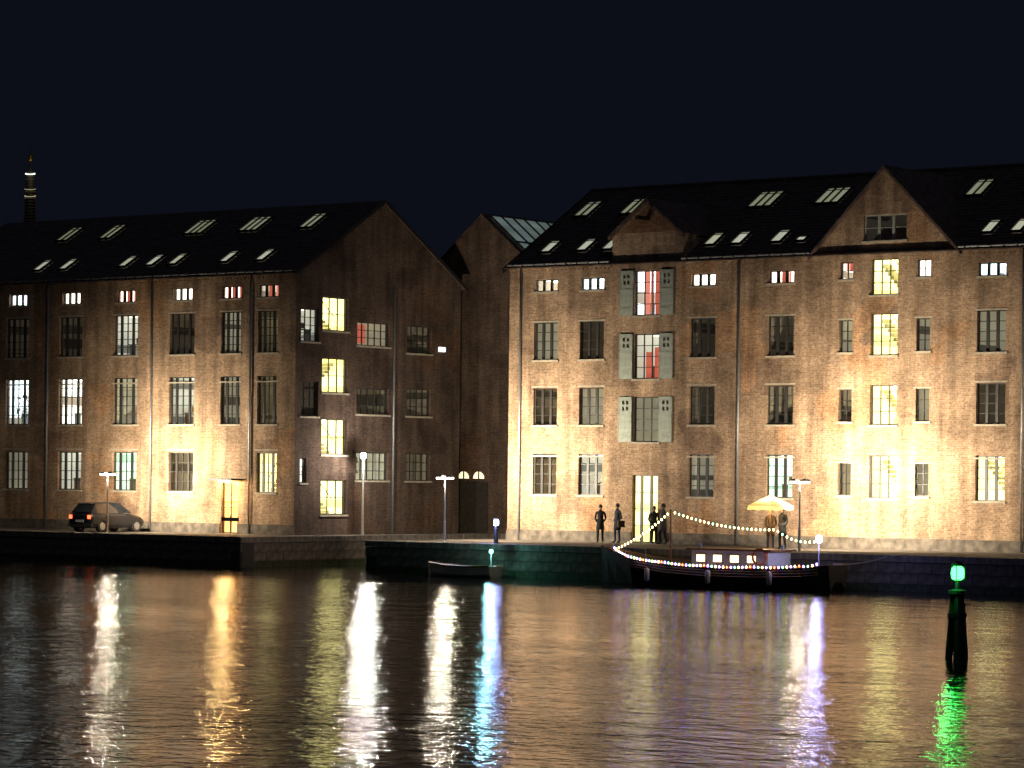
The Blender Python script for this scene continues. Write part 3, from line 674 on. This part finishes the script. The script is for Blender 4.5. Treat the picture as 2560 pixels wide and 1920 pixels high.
for k in range(6):
    for a, b in ((.14, gL * .42 - .04), (gL * .42 + .04, gL * .98 - .04)):
        link('pane', shared(('gp', round(b - a, 3)), lambda: MB().box(0, b - a, 0, .92, .085, .093).mesh('pane', GLASS)), go, (a, k + .04, 0))
        link('blind', shared(('gb', round(b - a, 3)), lambda: MB().quad((0, 0, .07), (b - a, 0, .07), (b - a, .92, .07), (0, .92, .07)).mesh('blind', GLOWT)), go, (a, k + .04, 0))
for cx, half in ((-1.35, False), (.05, True)):
    pass
def arch_window(cx, r, z0, room):
    pts = arch_pts(cx, r, z0)
    m = MB(); m.quad(*[(p[0], -.02, p[1]) for p in pts]); o = m.build('window', room, hall)
    f = MB()
    for p, q in zip(pts, pts[1:]): f.tube([(p[0], -.05, p[1]), (q[0], -.05, q[1])], .05, 5, caps=False)
    f.box(cx - r - .05, cx + r + .05, -.09, -.022, z0 - .08, z0); f.box(cx - .03, cx + .03, -.08, -.024, z0, z0 + r)
    f.build('frame', DARKENED_BRICK, o)
for cx in (-1.1, -.1): arch_window(cx, .42, Z(4.25), M_YEL)
MB().box(-1.7, .5, -.05, -.003, 0, Z(4.1)).build('door', WOODD, hall)

# ------------------------------------------------------------------ far church spire
sp = bpy.data.objects.new('church_spire', None); C.objects.link(sp); sp.location = (-97.0, 600, GZ)
tag(sp, 'slender church spire with lit ring galleries and a golden ball above the roofs', 'church spire')
COPPER = plain('spire copper', (.06, .075, .06), .6, noise=.3); GOLD = plain('gilding', (.55, .36, .08), .35, metal=.8)
MB().box(-5, 5, -5, 5, 0, 34).build('tower', DARKENED_BRICK, sp)
MB().lathe([(4.8, 34), (4.0, 36), (2.6, 40), (1.7, 46), (1.15, 52), (.85, 60), (.72, 63), (.2, 64.5), (.12, 66)], 12).build('spire', COPPER, sp)
for k in range(26):
    z = 46 + k * .62; r = 1.85 - (z - 46) * .058
    o = MB().lathe([(r - .12, 0), (r, .02), (r, .13), (r - .12, .15)], 14).build('gallery_rail', GOLD, sp, (0, 0, z)); o.rotation_euler = (.22, 0, 0)
for z, r, mt in ((62.6, .95, glow('gallery lamps', (1, .97, .85), 2.2)), (59.6, 1.05, glow('gallery lamps dim', (.95, .85, .6), .5)), (58.2, 1.1, glow('gallery lamps dim', (.95, .85, .6), .5))):
    o = MB().lathe([(r, 0), (r + .06, .02), (r + .06, .14 if z > 60 else .07), (r, .16 if z > 60 else .08)], 20).build('gallery_light', mt, sp, (0, 0, z)); o.rotation_euler = (.22, 0, 0)
MB().lathe([(.05, 65.1), (.45, 65.3), (.62, 65.7), (.62, 66.0), (.45, 66.4), (.06, 66.6), (.05, 69)], 14).build('ball', GOLD, sp, smooth=True)
lamp_light(sp, (1.5, -4.5, 61.5), 90, (1, .85, .55), .1)  # unseen light added in front of the spire to brighten its rails

# ------------------------------------------------------------------ street lamps with two flat heads
def street_lamp(s, c, label, height=2.88, power=830, pt=640):
    t = thing('street_lamp', label, 'street lamp', s, c, group='two-headed lamps along the quay')
    MB().lathe([(.09, 0), (.09, .02), (.06, .05), (.055, .9), (.04, .95), (.035, height)], 12).build('post', STEEL, t, smooth=False)
    MB().box(-.34, .34, -.02, .02, height - .03, height + .01).build('crossbar', STEEL, t)
    for sg_ in (-1, 1):
        h = MB().box(-.15, .15, -.13, .13, 0, .07).box(-.11, .11, -.09, .09, .07, .1).build('lamp_head', STEEL, t, (sg_ * .26, 0, height + .01))
        MB().box(-.14, .14, -.12, .12, -.07, -.002).build('lens', L_WARM, h)
        a = bpy.data.lights.new('flood', 'AREA'); a.shape = 'RECTANGLE'; a.size = .24; a.size_y = .12; a.energy = power * LAMP; a.color = (1, .87, .66); a.spread = math.radians(134)
        ao = bpy.data.objects.new('flood', a); C.objects.link(ao); ao.parent = h; ao.location = (0, .17, -.06); ao.rotation_euler = (math.radians(94), 0, 0)
    lamp_light(t, (0, 0, height - .20), pt, (1, .87, .66), .10)
    return t
street_lamp(-103.2, 104.85, 'two-headed street lamp in front of the four-light windows, beside the car', power=560, pt=480)
street_lamp(-83.26, 106, 'two-headed street lamp at the corner between canal and warehouse')
street_lamp(-64.67, 106, 'two-headed street lamp beside the lit parasol under the big gable', power=980, pt=150)
street_lamp(-47.5, 106, 'two-headed street lamp past the parasol, outside the right edge of the photo')
street_lamp(-124.5, 106, 'two-headed street lamp past the parked car, outside the left edge of the photo')

# single tall white lamp on the canal edge
t = thing('lamp_post', 'tall single white lamp on a slim pole at the canal edge', 'lamp post', -94.35, 113.6)
MB().lathe([(.08, 0), (.06, .3), (.035, 3.75)], 10).build('pole', STEEL, t)
h = MB().lathe([(.05, 3.75), (.13, 3.8), (.15, 3.98), (.08, 4.06)], 12).build('lamp', L_WHITE, t)
lamp_light(t, (.35, -.2, 3.85), 700, (1, .93, .84), .1)
# low bluish light on the quay edge
t = thing('bollard_light', 'low blue-white bollard light on the quay edge near the canal corner', 'bollard light', -79.4, 104.75)
MB().lathe([(.10, 0), (.09, .8), (.10, .82)], 12).build('post', IRON, t)
MB().lathe([(.09, .82), (.11, .86), (.11, 1.02), (.07, 1.08)], 12).build('lamp', L_BLUE, t)
MB().lathe([(.13, 1.08), (.10, 1.13), (.02, 1.15)], 12).build('cap', IRON, t)
lamp_light(t, (0, -.25, .95), 190, (.36, .40, 1), .08)

# ------------------------------------------------------------------ parasol lit from below, with two people under it
t = thing('parasol', 'cream market parasol glowing from the lamps beneath it', 'parasol', -66.95, 107.4)
MB().lathe([(.32, 0), (.32, .06), (.05, .09), (.028, .1), (.028, 2.3)], 10).build('pole', WOODV, t)
cn = MB(); n = 8; R_ = 1.0; zr, za = 1.85, 2.32
for k in range(n):
    a, b = 2 * PI * k / n, 2 * PI * (k + 1) / n
    p, q = (R_ * math.cos(a), R_ * math.sin(a)), (R_ * math.cos(b), R_ * math.sin(b)); mid = ((p[0] + q[0]) * .42, (p[1] + q[1]) * .42)
    cn.quad((p[0], p[1], zr), (q[0], q[1], zr), (0, 0, za)); cn.quad((p[0], p[1], zr), (p[0] * 1.005, p[1] * 1.005, zr - .2), (mid[0] * 1.19, mid[1] * 1.19, zr - .14), (q[0] * 1.005, q[1] * 1.005, zr - .2), (q[0], q[1], zr))
CANV = new_mat('parasol canvas'); CANV_, cnN, cnL, cnP = CANV
cnP.inputs['Base Color'].default_value = (.75, .66, .45, 1); cnP.inputs['Roughness'].default_value = .9
trl = cnN.new('ShaderNodeBsdfTranslucent'); trl.inputs[0].default_value = (.75, .62, .36, 1)
msh = cnN.new('ShaderNodeMixShader'); msh.inputs[0].default_value = .45
cnL.new(cnP.outputs[0], msh.inputs[1]); cnL.new(trl.outputs[0], msh.inputs[2]); cnL.new(msh.outputs[0], cnN['Material Output'].inputs['Surface'])
cn.build('canopy', CANV_, t)
for k in range(n):
    a = 2 * PI * k / n; MB().tube([(R_ * .98 * math.cos(a), R_ * .98 * math.sin(a), zr - .01), (0, 0, za - .05)], .012, 5).build('rib', WOODV, t)
MB().lathe([(.03, 1.9), (.09, 1.93), (.09, 2.0), (.03, 2.03)], 10).build('lamp', L_GOLD, t)
lamp_light(t, (.0, -.22, 1.9), 110, (1, .75, .35), .08)

# ------------------------------------------------------------------ people
SKIN = plain('skin', (.42, .26, .19), .6)
def person(s, c, face, height, coat, legs, hair, label, lean=0.0, stride=.06, bag=None):
    t = thing('person', label, 'person', s, c, GZ + .002, face, group='people on the quay')
    k = height / 1.75
    J = {'pel': (0, 0, .93, .125, .10), 'wst': (0, .0, 1.08, .14, .105), 'cst': (0, .01 + lean * .3, 1.30, .165, .115), 'shd': (0, .01 + lean * .4, 1.44, .11, .085), 'nck': (0, lean * .5, 1.52, .052, .055),
         'hd0': (0, -.02 + lean * .5, 1.60, .075, .085), 'hd1': (0, -.015 + lean * .55, 1.70, .072, .088),
         'sl': (-.185, .01 + lean * .4, 1.42, .062, .062), 'el': (-.245, .06, 1.15, .05, .05), 'wl': (-.16, -.09, .98, .042, .042),
         'sr': (.185, .01 + lean * .4, 1.42, .062, .062), 'er': (.245, .06, 1.15, .05, .05), 'wr': (.16, -.09, .98, .042, .042),
         'hl': (-.095, 0, .86, .095, .095), 'kl': (-.105, -stride, .48, .065, .065), 'al': (-.11, -stride * .6, .09, .048, .05), 'tl': (-.125, -.16 - stride * .6, .035, .036, .03),
         'hr': (.095, 0, .86, .095, .095), 'kr': (.105, stride * .4, .48, .065, .065), 'ar': (.11, stride, .09, .048, .05), 'tr': (.13, -.15 + stride, .035, .036, .03)}
    E_ = [('pel', 'wst'), ('wst', 'cst'), ('cst', 'shd'), ('shd', 'nck'), ('nck', 'hd0'), ('hd0', 'hd1'), ('shd', 'sl'), ('sl', 'el'), ('el', 'wl'), ('shd', 'sr'), ('sr', 'er'), ('er', 'wr'),
          ('pel', 'hl'), ('hl', 'kl'), ('kl', 'al'), ('al', 'tl'), ('pel', 'hr'), ('hr', 'kr'), ('kr', 'ar'), ('ar', 'tr')]
    names = list(J); me = bpy.data.meshes.new('tmp'); me.from_pydata([tuple(k * q for q in J[n_][:3]) for n_ in names], [(names.index(a), names.index(b)) for a, b in E_], [])
    o = bpy.data.objects.new('tmp', me); C.objects.link(o)
    sm = o.modifiers.new('s', 'SKIN'); sm.use_smooth_shade = True; su = o.modifiers.new('u', 'SUBSURF'); su.levels = 2; su.render_levels = 2
    for n_, v in zip(names, me.skin_vertices[0].data): v.radius = (J[n_][3] * k, J[n_][4] * k); v.use_root = (n_ == 'pel')
    dg = bpy.context.evaluated_depsgraph_get(); bm_ = bpy.data.meshes.new_from_object(o.evaluated_get(dg)); bpy.data.objects.remove(o)
    bm_.materials.clear()
    for mt in (coat, legs, SKIN, IRON): bm_.materials.append(mt)
    for p in bm_.polygons:
        z = p.center.z / k; p.use_smooth = True
        p.material_index = 3 if z < .10 else 1 if z < .80 else 0 if z < 1.50 else 2
    bm_.name = 'body'; link('body', bm_, t)
    # long coat skirt, collar and hair
    ring = lambda r, ry, z, cy=0: [(r * k * math.cos(a), cy * k + ry * k * math.sin(a), z * k) for a in [2 * PI * q / 14 for q in range(14)]]
    MB().loft([ring(.20, .165, .62), ring(.185, .15, .80), ring(.165, .13, 1.0), ring(.17, .13, 1.12)]).build('coat', coat, t, smooth=True)
    MB().loft([ring(.085, .09, 1.47, lean * .5), ring(.075, .08, 1.545, lean * .5 - .005)]).build('collar', coat, t, smooth=True)
    hm = MB().loft([ring(.082, .085, 1.62, .022 + lean * .5), ring(.092, .10, 1.68, .012 + lean * .5), ring(.088, .096, 1.74, .005 + lean * .5), ring(.055, .06, 1.785, .0 + lean * .5), ring(.01, .01, 1.80, lean * .5)])
    hm.build('hair', hair, t, smooth=True)
    for sx in (-1, 1):
        MB().lathe([(.001, -.012), (.011, 0), (.001, .012)], 6).build('eye', IRON, t, (sx * .03 * k, (-.098 + lean * .5) * k, 1.655 * k))
    MB().box(-.011, .011, -.02, .01, -.03, .02).build('nose', SKIN, t, (0, (-.098 + lean * .5) * k, 1.635 * k))
    if bag: MB().box(-.06, .06, -.17, .17, -.30, 0).tube([(0, -.1, 0), (-.02, 0, .42), (0, .1, 0)], .012, 5).build('shoulder_bag', bag, t, (.27 * k, .02, 1.02 * k), smooth=False)
    return t
NAVY = plain('navy wool', (.02, .024, .04), .9, noise=.2); BLACKW = plain('black wool', (.014, .013, .013), .9, noise=.2); OLIVE = plain('olive parka', (.05, .05, .028), .85, noise=.2)
BROWNW = plain('brown coat', (.075, .042, .024), .85, noise=.2); GREYW = plain('grey wool', (.09, .088, .085), .9, noise=.2); JEAN = plain('jeans', (.03, .042, .075), .85); DTR = plain('dark trousers', (.018, .017, .016), .85)
HBR = plain('brown hair', (.045, .025, .013), .6); HBL = plain('fair hair', (.26, .17, .075), .6); HDK = plain('dark hair', (.012, .01, .009), .5)
person(-78.23, 111.0, .5, 1.70, BLACKW, DTR, HDK, 'person in a black coat, hands in pockets, leftmost of those by the hoist door')
person(-77.5, 111.3, -.4, 1.76, NAVY, JEAN, HBR, 'person in a navy coat and jeans standing at the lit hoist door', bag=BROWNW)
person(-75.43, 111.2, .9, 1.68, OLIVE, DTR, HBL, 'fair-haired person in an olive parka beside the lit hoist door')
person(-74.74, 110.9, -.8, 1.80, GREYW, DTR, HBR, 'tall person in a grey coat, rightmost of those by the hoist door', stride=.14)
person(-67.25, 107.9, .35, 1.68, BROWNW, JEAN, HBL, 'person in a brown coat under the parasol, nearer its pole')
person(-66.6, 107.8, -.3, 1.78, BLACKW, DTR, HDK, 'taller person in black under the parasol')

# ------------------------------------------------------------------ parked car, seen from behind
car = thing('parked_car', 'dark hatchback parked nose to the wall with red tail lights lit', 'car', -105.4, 107.1)
PAINT = plain('dark car paint', (.02, .022, .028), .25, metal=.4, spec=.6); RUB = plain('tyre rubber', (.012, .012, .012), .8); CARG = plain('car glass', (.012, .014, .016), .08, spec=.8)
def sec(y, hw_, zb, zs, zt, ht):   # half width at belt, bottom, shoulder, top, half width of the top
    return [(-hw_ * .92, y, zb), (-hw_, y, zb + .18), (-hw_, y, zs), (-ht, y, zt), (ht, y, zt), (hw_, y, zs), (hw_, y, zb + .18), (hw_ * .92, y, zb)]
low = MB().loft([sec(-1.92, .70, .38, .72, .86, .60), sec(-1.85, .82, .24, .78, .92, .70), sec(-1.2, .86, .2, .82, .95, .76), sec(0, .86, .2, .84, .95, .76), sec(.9, .85, .2, .82, .90, .74), sec(1.6, .80, .24, .70, .78, .62), sec(1.92, .66, .3, .58, .66, .5)]).build('body', PAINT, car, smooth=False)
low.modifiers.new('b', 'BEVEL').width = .04
cab = lambda y, hb, zt, ht: [(-hb, y, .94), (-ht, y, zt), (ht, y, zt), (hb, y, .94)]
MB().loft([cab(-1.82, .72, .98, .68), cab(-1.45, .74, 1.40, .58), cab(-.6, .75, 1.46, .58), cab(.25, .75, 1.42, .57), cab(.95, .74, .96, .7)]).build('cabin_glass', CARG, car)
MB().loft([[(-.60, y, z), (-.57, y, z + .035), (.57, y, z + .035), (.60, y, z)] for y, z in ((-1.5, 1.39), (-.6, 1.455), (.3, 1.405))]).build('roof', PAINT, car)
MB().quad((-.56, -1.86, 1.0), (.56, -1.86, 1.0), (.50, -1.52, 1.36), (-.50, -1.52, 1.36)).build('rear_window', CARG, car)
for sx in (-1, 1):
    MB().box(-.10, .10, -.03, .02, -.09, .09).build('tail_light', L_REDL, car, (sx * .63, -1.895, .76))
    MB().box(-.06, .06, -.05, .08, -.05, .05).build('mirror', PAINT, car, (sx * .93, .5, .98))
    for y in (-1.2, 1.2):
        w_ = MB().tube([(-.1, 0, 0), (.1, 0, 0)], .31, 18).build('wheel', RUB, car, (sx * .76, y, .31)); MB().tube([(-.105, 0, 0), (.105, 0, 0)], .19, 14).build('rim', ZINC, w_)
MB().box(-.26, .26, -.02, .0, -.055, .055).build('number_plate', plain('plate', (.6, .6, .58), .5), car, (0, -1.925, .56))
MB().box(-.80, .80, -.05, .05, -.07, .07).build('bumper', RUB, car, (0, -1.88, .36))

# ------------------------------------------------------------------ moored boat dressed with lights
boat = thing('moored_boat', 'dark wooden boat moored at the quay, strung with coloured bulbs', 'boat', -65.5, 101.6, 0)
def hull_sec(x, b, sheer, keel):
    return [(x, -b, sheer), (x, -b * .95, sheer - .35), (x, -b * .75, .02), (x, -b * .35, keel), (x, b * .35, keel), (x, b * .75, .02), (x, b * .95, sheer - .35), (x, b, sheer)]
secs = [(-6.0, .03, 1.52, 1.15), (-5.6, .2, 1.42, .55), (-5.0, .45, 1.28, .0), (-4.0, .9, 1.08, -.35), (-2.0, 1.3, .90, -.5), (0, 1.4, .82, -.5), (2.2, 1.32, .82, -.45), (4.2, 1.1, .9, -.3), (4.9, .9, .97, -.05), (5.3, .72, 1.02, .35)]
MB().loft([hull_sec(*q) for q in secs]).build('hull', WOODD, boat)
for sy in (-1, 1): MB().tube([(q[0], sy * (q[1] + .015), q[2] + .02) for q in secs], .045, 6).build('gunwale', WOODV, boat)
MB().box(-1.0, 2.6, -.85, .85, .6, 1.5).build('cabin', CREAM, boat)
MB().box(-1.2, 2.8, -.98, .98, 1.5, 1.57).build('cabin_roof', WOODV, boat)
for x in (-.55, .25, 1.05, 1.85):
    w_ = MB().box(-.24, .24, -.02, .0, -.18, .18).build('window', WOODV, boat, (x, -.852, 1.18)); MB().box(-.2, .2, -.012, .0, -.14, .14).build('pane', glow('cabin glow', (1, .8, .42), 2.6), w_, (0, -.022, 0))
MB().tube([(-2.6, 0, .6), (-2.6, 0, 3.1)], [.06, .035], 8).build('mast', WOODV, boat)
MB().tube([(4.6, -.3, .7), (4.6, -.3, 1.9)], .025, 6).build('lamp_pole', STEEL, boat)
MB().lathe([(.04, 1.88), (.11, 1.92), (.13, 2.05), (.10, 2.16), (.03, 2.2)], 12).build('lamp', L_BLUE, boat, (4.6, -.3, 0))
lamp_light(boat, (4.6, -.55, 2.05), 150, (.30, .34, 1), .1)
for k_, q0 in enumerate((.25, .5, .75)):                                # strakes of the planking
    for sy in (-1, 1): MB().tube([(q[0], sy * (q[1] * (1.0 - .05 * q0) + .012), q[2] - q0 * (.1 + .55 * min(1, q[2] - q[3]) * .6)) for q in secs[2:-1]], .014, 5).build('rubbing_strake', WOODV, boat)
for x in (-2.8, .2, 3.0): MB().lathe([(.02, .16), (.10, .22), (.11, .5), (.10, .66), (.02, .72)], 10).build('fender', CREAM, boat, (x, -1.5 if abs(x) < 1 else -1.38, .02), smooth=True)
for x in (-1.15, 2.75):
    MB().tube([(x, 0, 1.57), (x, 0, 1.75)], .07, 8).build('vent', ZINC, boat)
for x0, x1 in ((-4.6, -6.4), (4.7, 6.2)):
    MB().tube([(x0 + (x1 - x0) * t, .6 + 1.9 * t, 1.05 + .35 * t - .25 * t * (1 - t) * 4 * .5) for t in [q / 8 for q in range(9)]], .018, 5).build('mooring_rope', CREAM, boat)
MB().tube([(-5.2, -.35, 1.6), (-4.2, -.9, 1.55), (-3.0, -1.2, 1.5)], .018, 5).tube([(-5.2, -.35, 1.25), (-5.2, -.35, 1.6)], .016, 5).tube([(-4.2, -.9, 1.1), (-4.2, -.9, 1.55)], .016, 5).tube([(-3, -1.2, .95), (-3, -1.2, 1.5)], .016, 5).build('bow_rail', STEEL, boat)
MB().tube([(.32 * math.cos(a), 0, .32 * math.sin(a)) for a in [2 * PI * q / 14 for q in range(15)]], .05, 6).build('life_ring', plain('life ring', (.6, .16, .06), .6), boat, (2.25, -.92, 1.28))
def string_lights(label, pts, n, mats, sag=.12, r=.034):
    t = thing('string_lights', label, 'string lights', pts[0][0], pts[0][1], pts[0][2], group='bulb strings on the boat')
    base = Vector(pts[0]); loc = []
    for k in range(n + 1):
        ls = [(Vector(b) - Vector(a)).length for a, b in zip(pts, pts[1:])]; want = sum(ls) * k / n; i = 0
        while i < len(ls) - 1 and want > ls[i]: want -= ls[i]; i += 1
        f = min(1.0, want / ls[i])
        p = Vector(pts[i]).lerp(Vector(pts[i + 1]), f); p.z -= sag * 4 * f * (1 - f); loc.append(p - base)
    MB().tube(loc, .006, 4).build('wire', IRON, t)
    for k, p in enumerate(loc):
        mt = mats[k % len(mats)]
        link('bulb', shared(('bulb', mt.name, r), lambda: MB().lathe([(.4 * r, r), (r, 0), (.9 * r, -r), (.3 * r, -1.7 * r)], 7).mesh('bulb', mt)), t, (p.x, p.y, p.z - .02))
    return t
bx_, by_ = -65.5, 101.6
string_lights('string of blue, red and gold bulbs along the boat gunwale', [(bx_ - 5.3, by_ - .1, 1.5), (bx_ - 4, by_ - .98, 1.2), (bx_ - 2, by_ - 1.38, 1.02), (bx_, by_ - 1.48, .94), (bx_ + 2.2, by_ - 1.4, .94), (bx_ + 4.2, by_ - 1.18, 1.02), (bx_ + 4.9, by_ - .95, 1.1)], 60, [L_BB, L_GOLD, L_BR, L_BB, L_BG, L_GOLD], sag=.05)
string_lights('golden bulb string from the boat mast down to its bow', [(bx_ - 2.6, by_, 3.05), (bx_ - 5.3, by_, 1.45)], 18, [L_GOLD], sag=.15)
string_lights('golden bulb string from the boat mast over the cabin to the stern lamp', [(bx_ - 2.6, by_, 3.05), (bx_ + 2.6, by_ - .3, 2.4), (bx_ + 4.6, by_ - .3, 2.0)], 34, [L_GOLD, L_GOLD, L_BG, L_GOLD], sag=.22)

# small dinghy with a cyan lamp inside the canal
d = thing('dinghy', 'small open dinghy with a cyan lamp lying at the quay near the canal mouth', 'dinghy', -79.6, 102.7, 0)
ds = [(-1.9, .05, .62, .2), (-1.6, .35, .55, -.05), (-.6, .65, .47, -.15), (.7, .68, .45, -.15), (1.7, .55, .5, -.05), (1.8, .52, .5, .0)]
MB().loft([hull_sec(*q) for q in ds]).build('hull', CREAM, d)
for sy in (-1, 1): MB().tube([(q[0], sy * (q[1] + .01), q[2] + .015) for q in ds], .03, 6).build('gunwale', WOODV, d)
MB().tube([(1.5, 0, .4), (1.5, 0, 1.05)], .02, 6).build('lamp_pole', STEEL, d); MB().lathe([(.03, 1.05), (.08, 1.08), (.08, 1.18), (.03, 1.22)], 10).build('lamp', L_CYAN, d, (1.5, 0, 0))
lamp_light(d, (1.5, -.25, 1.12), 55, (.3, 1, .95), .06)

# ------------------------------------------------------------------ green channel beacon standing in the water, nearer the camera
gb = bpy.data.objects.new('channel_beacon', None); C.objects.link(gb); gb.location = (10.96, 73.6, 0); tag(gb, 'dark timber channel beacon with a bright green lantern standing in the water', 'beacon')
for k in range(3):
    a = 2 * PI * k / 3 + .4; MB().tube([(.30 * math.cos(a), .30 * math.sin(a), -1), (.10 * math.cos(a), .10 * math.sin(a), 1.55)], [.10, .085], 8).build('pile', WOODD, gb)
MB().tube([(0, 0, 1.0), (0, 0, 1.12)], .24, 12).build('collar', IRON, gb)
MB().lathe([(.20, 1.55), (.22, 1.58), (.22, 1.66), (.06, 1.70), (.06, 1.92)], 14).build('platform', IRON, gb)
MB().lathe([(.09, 1.92), (.15, 1.96), (.165, 2.08), (.15, 2.2), (.09, 2.26)], 16).build('lantern', L_GREEN, gb, smooth=True)
MB().lathe([(.18, 2.26), (.15, 2.33), (.03, 2.38)], 14).build('cap', IRON, gb)
for k in range(3):
    a = 2 * PI * k / 3 + .2; MB().tube([(.185 * math.cos(a), .185 * math.sin(a), 1.9), (.185 * math.cos(a), .185 * math.sin(a), 2.3)], .012, 5).build('cage_bar', IRON, gb)
lamp_light(gb, (-.30, -.25, 2.08), 34, (.04, 1, .16), .08)
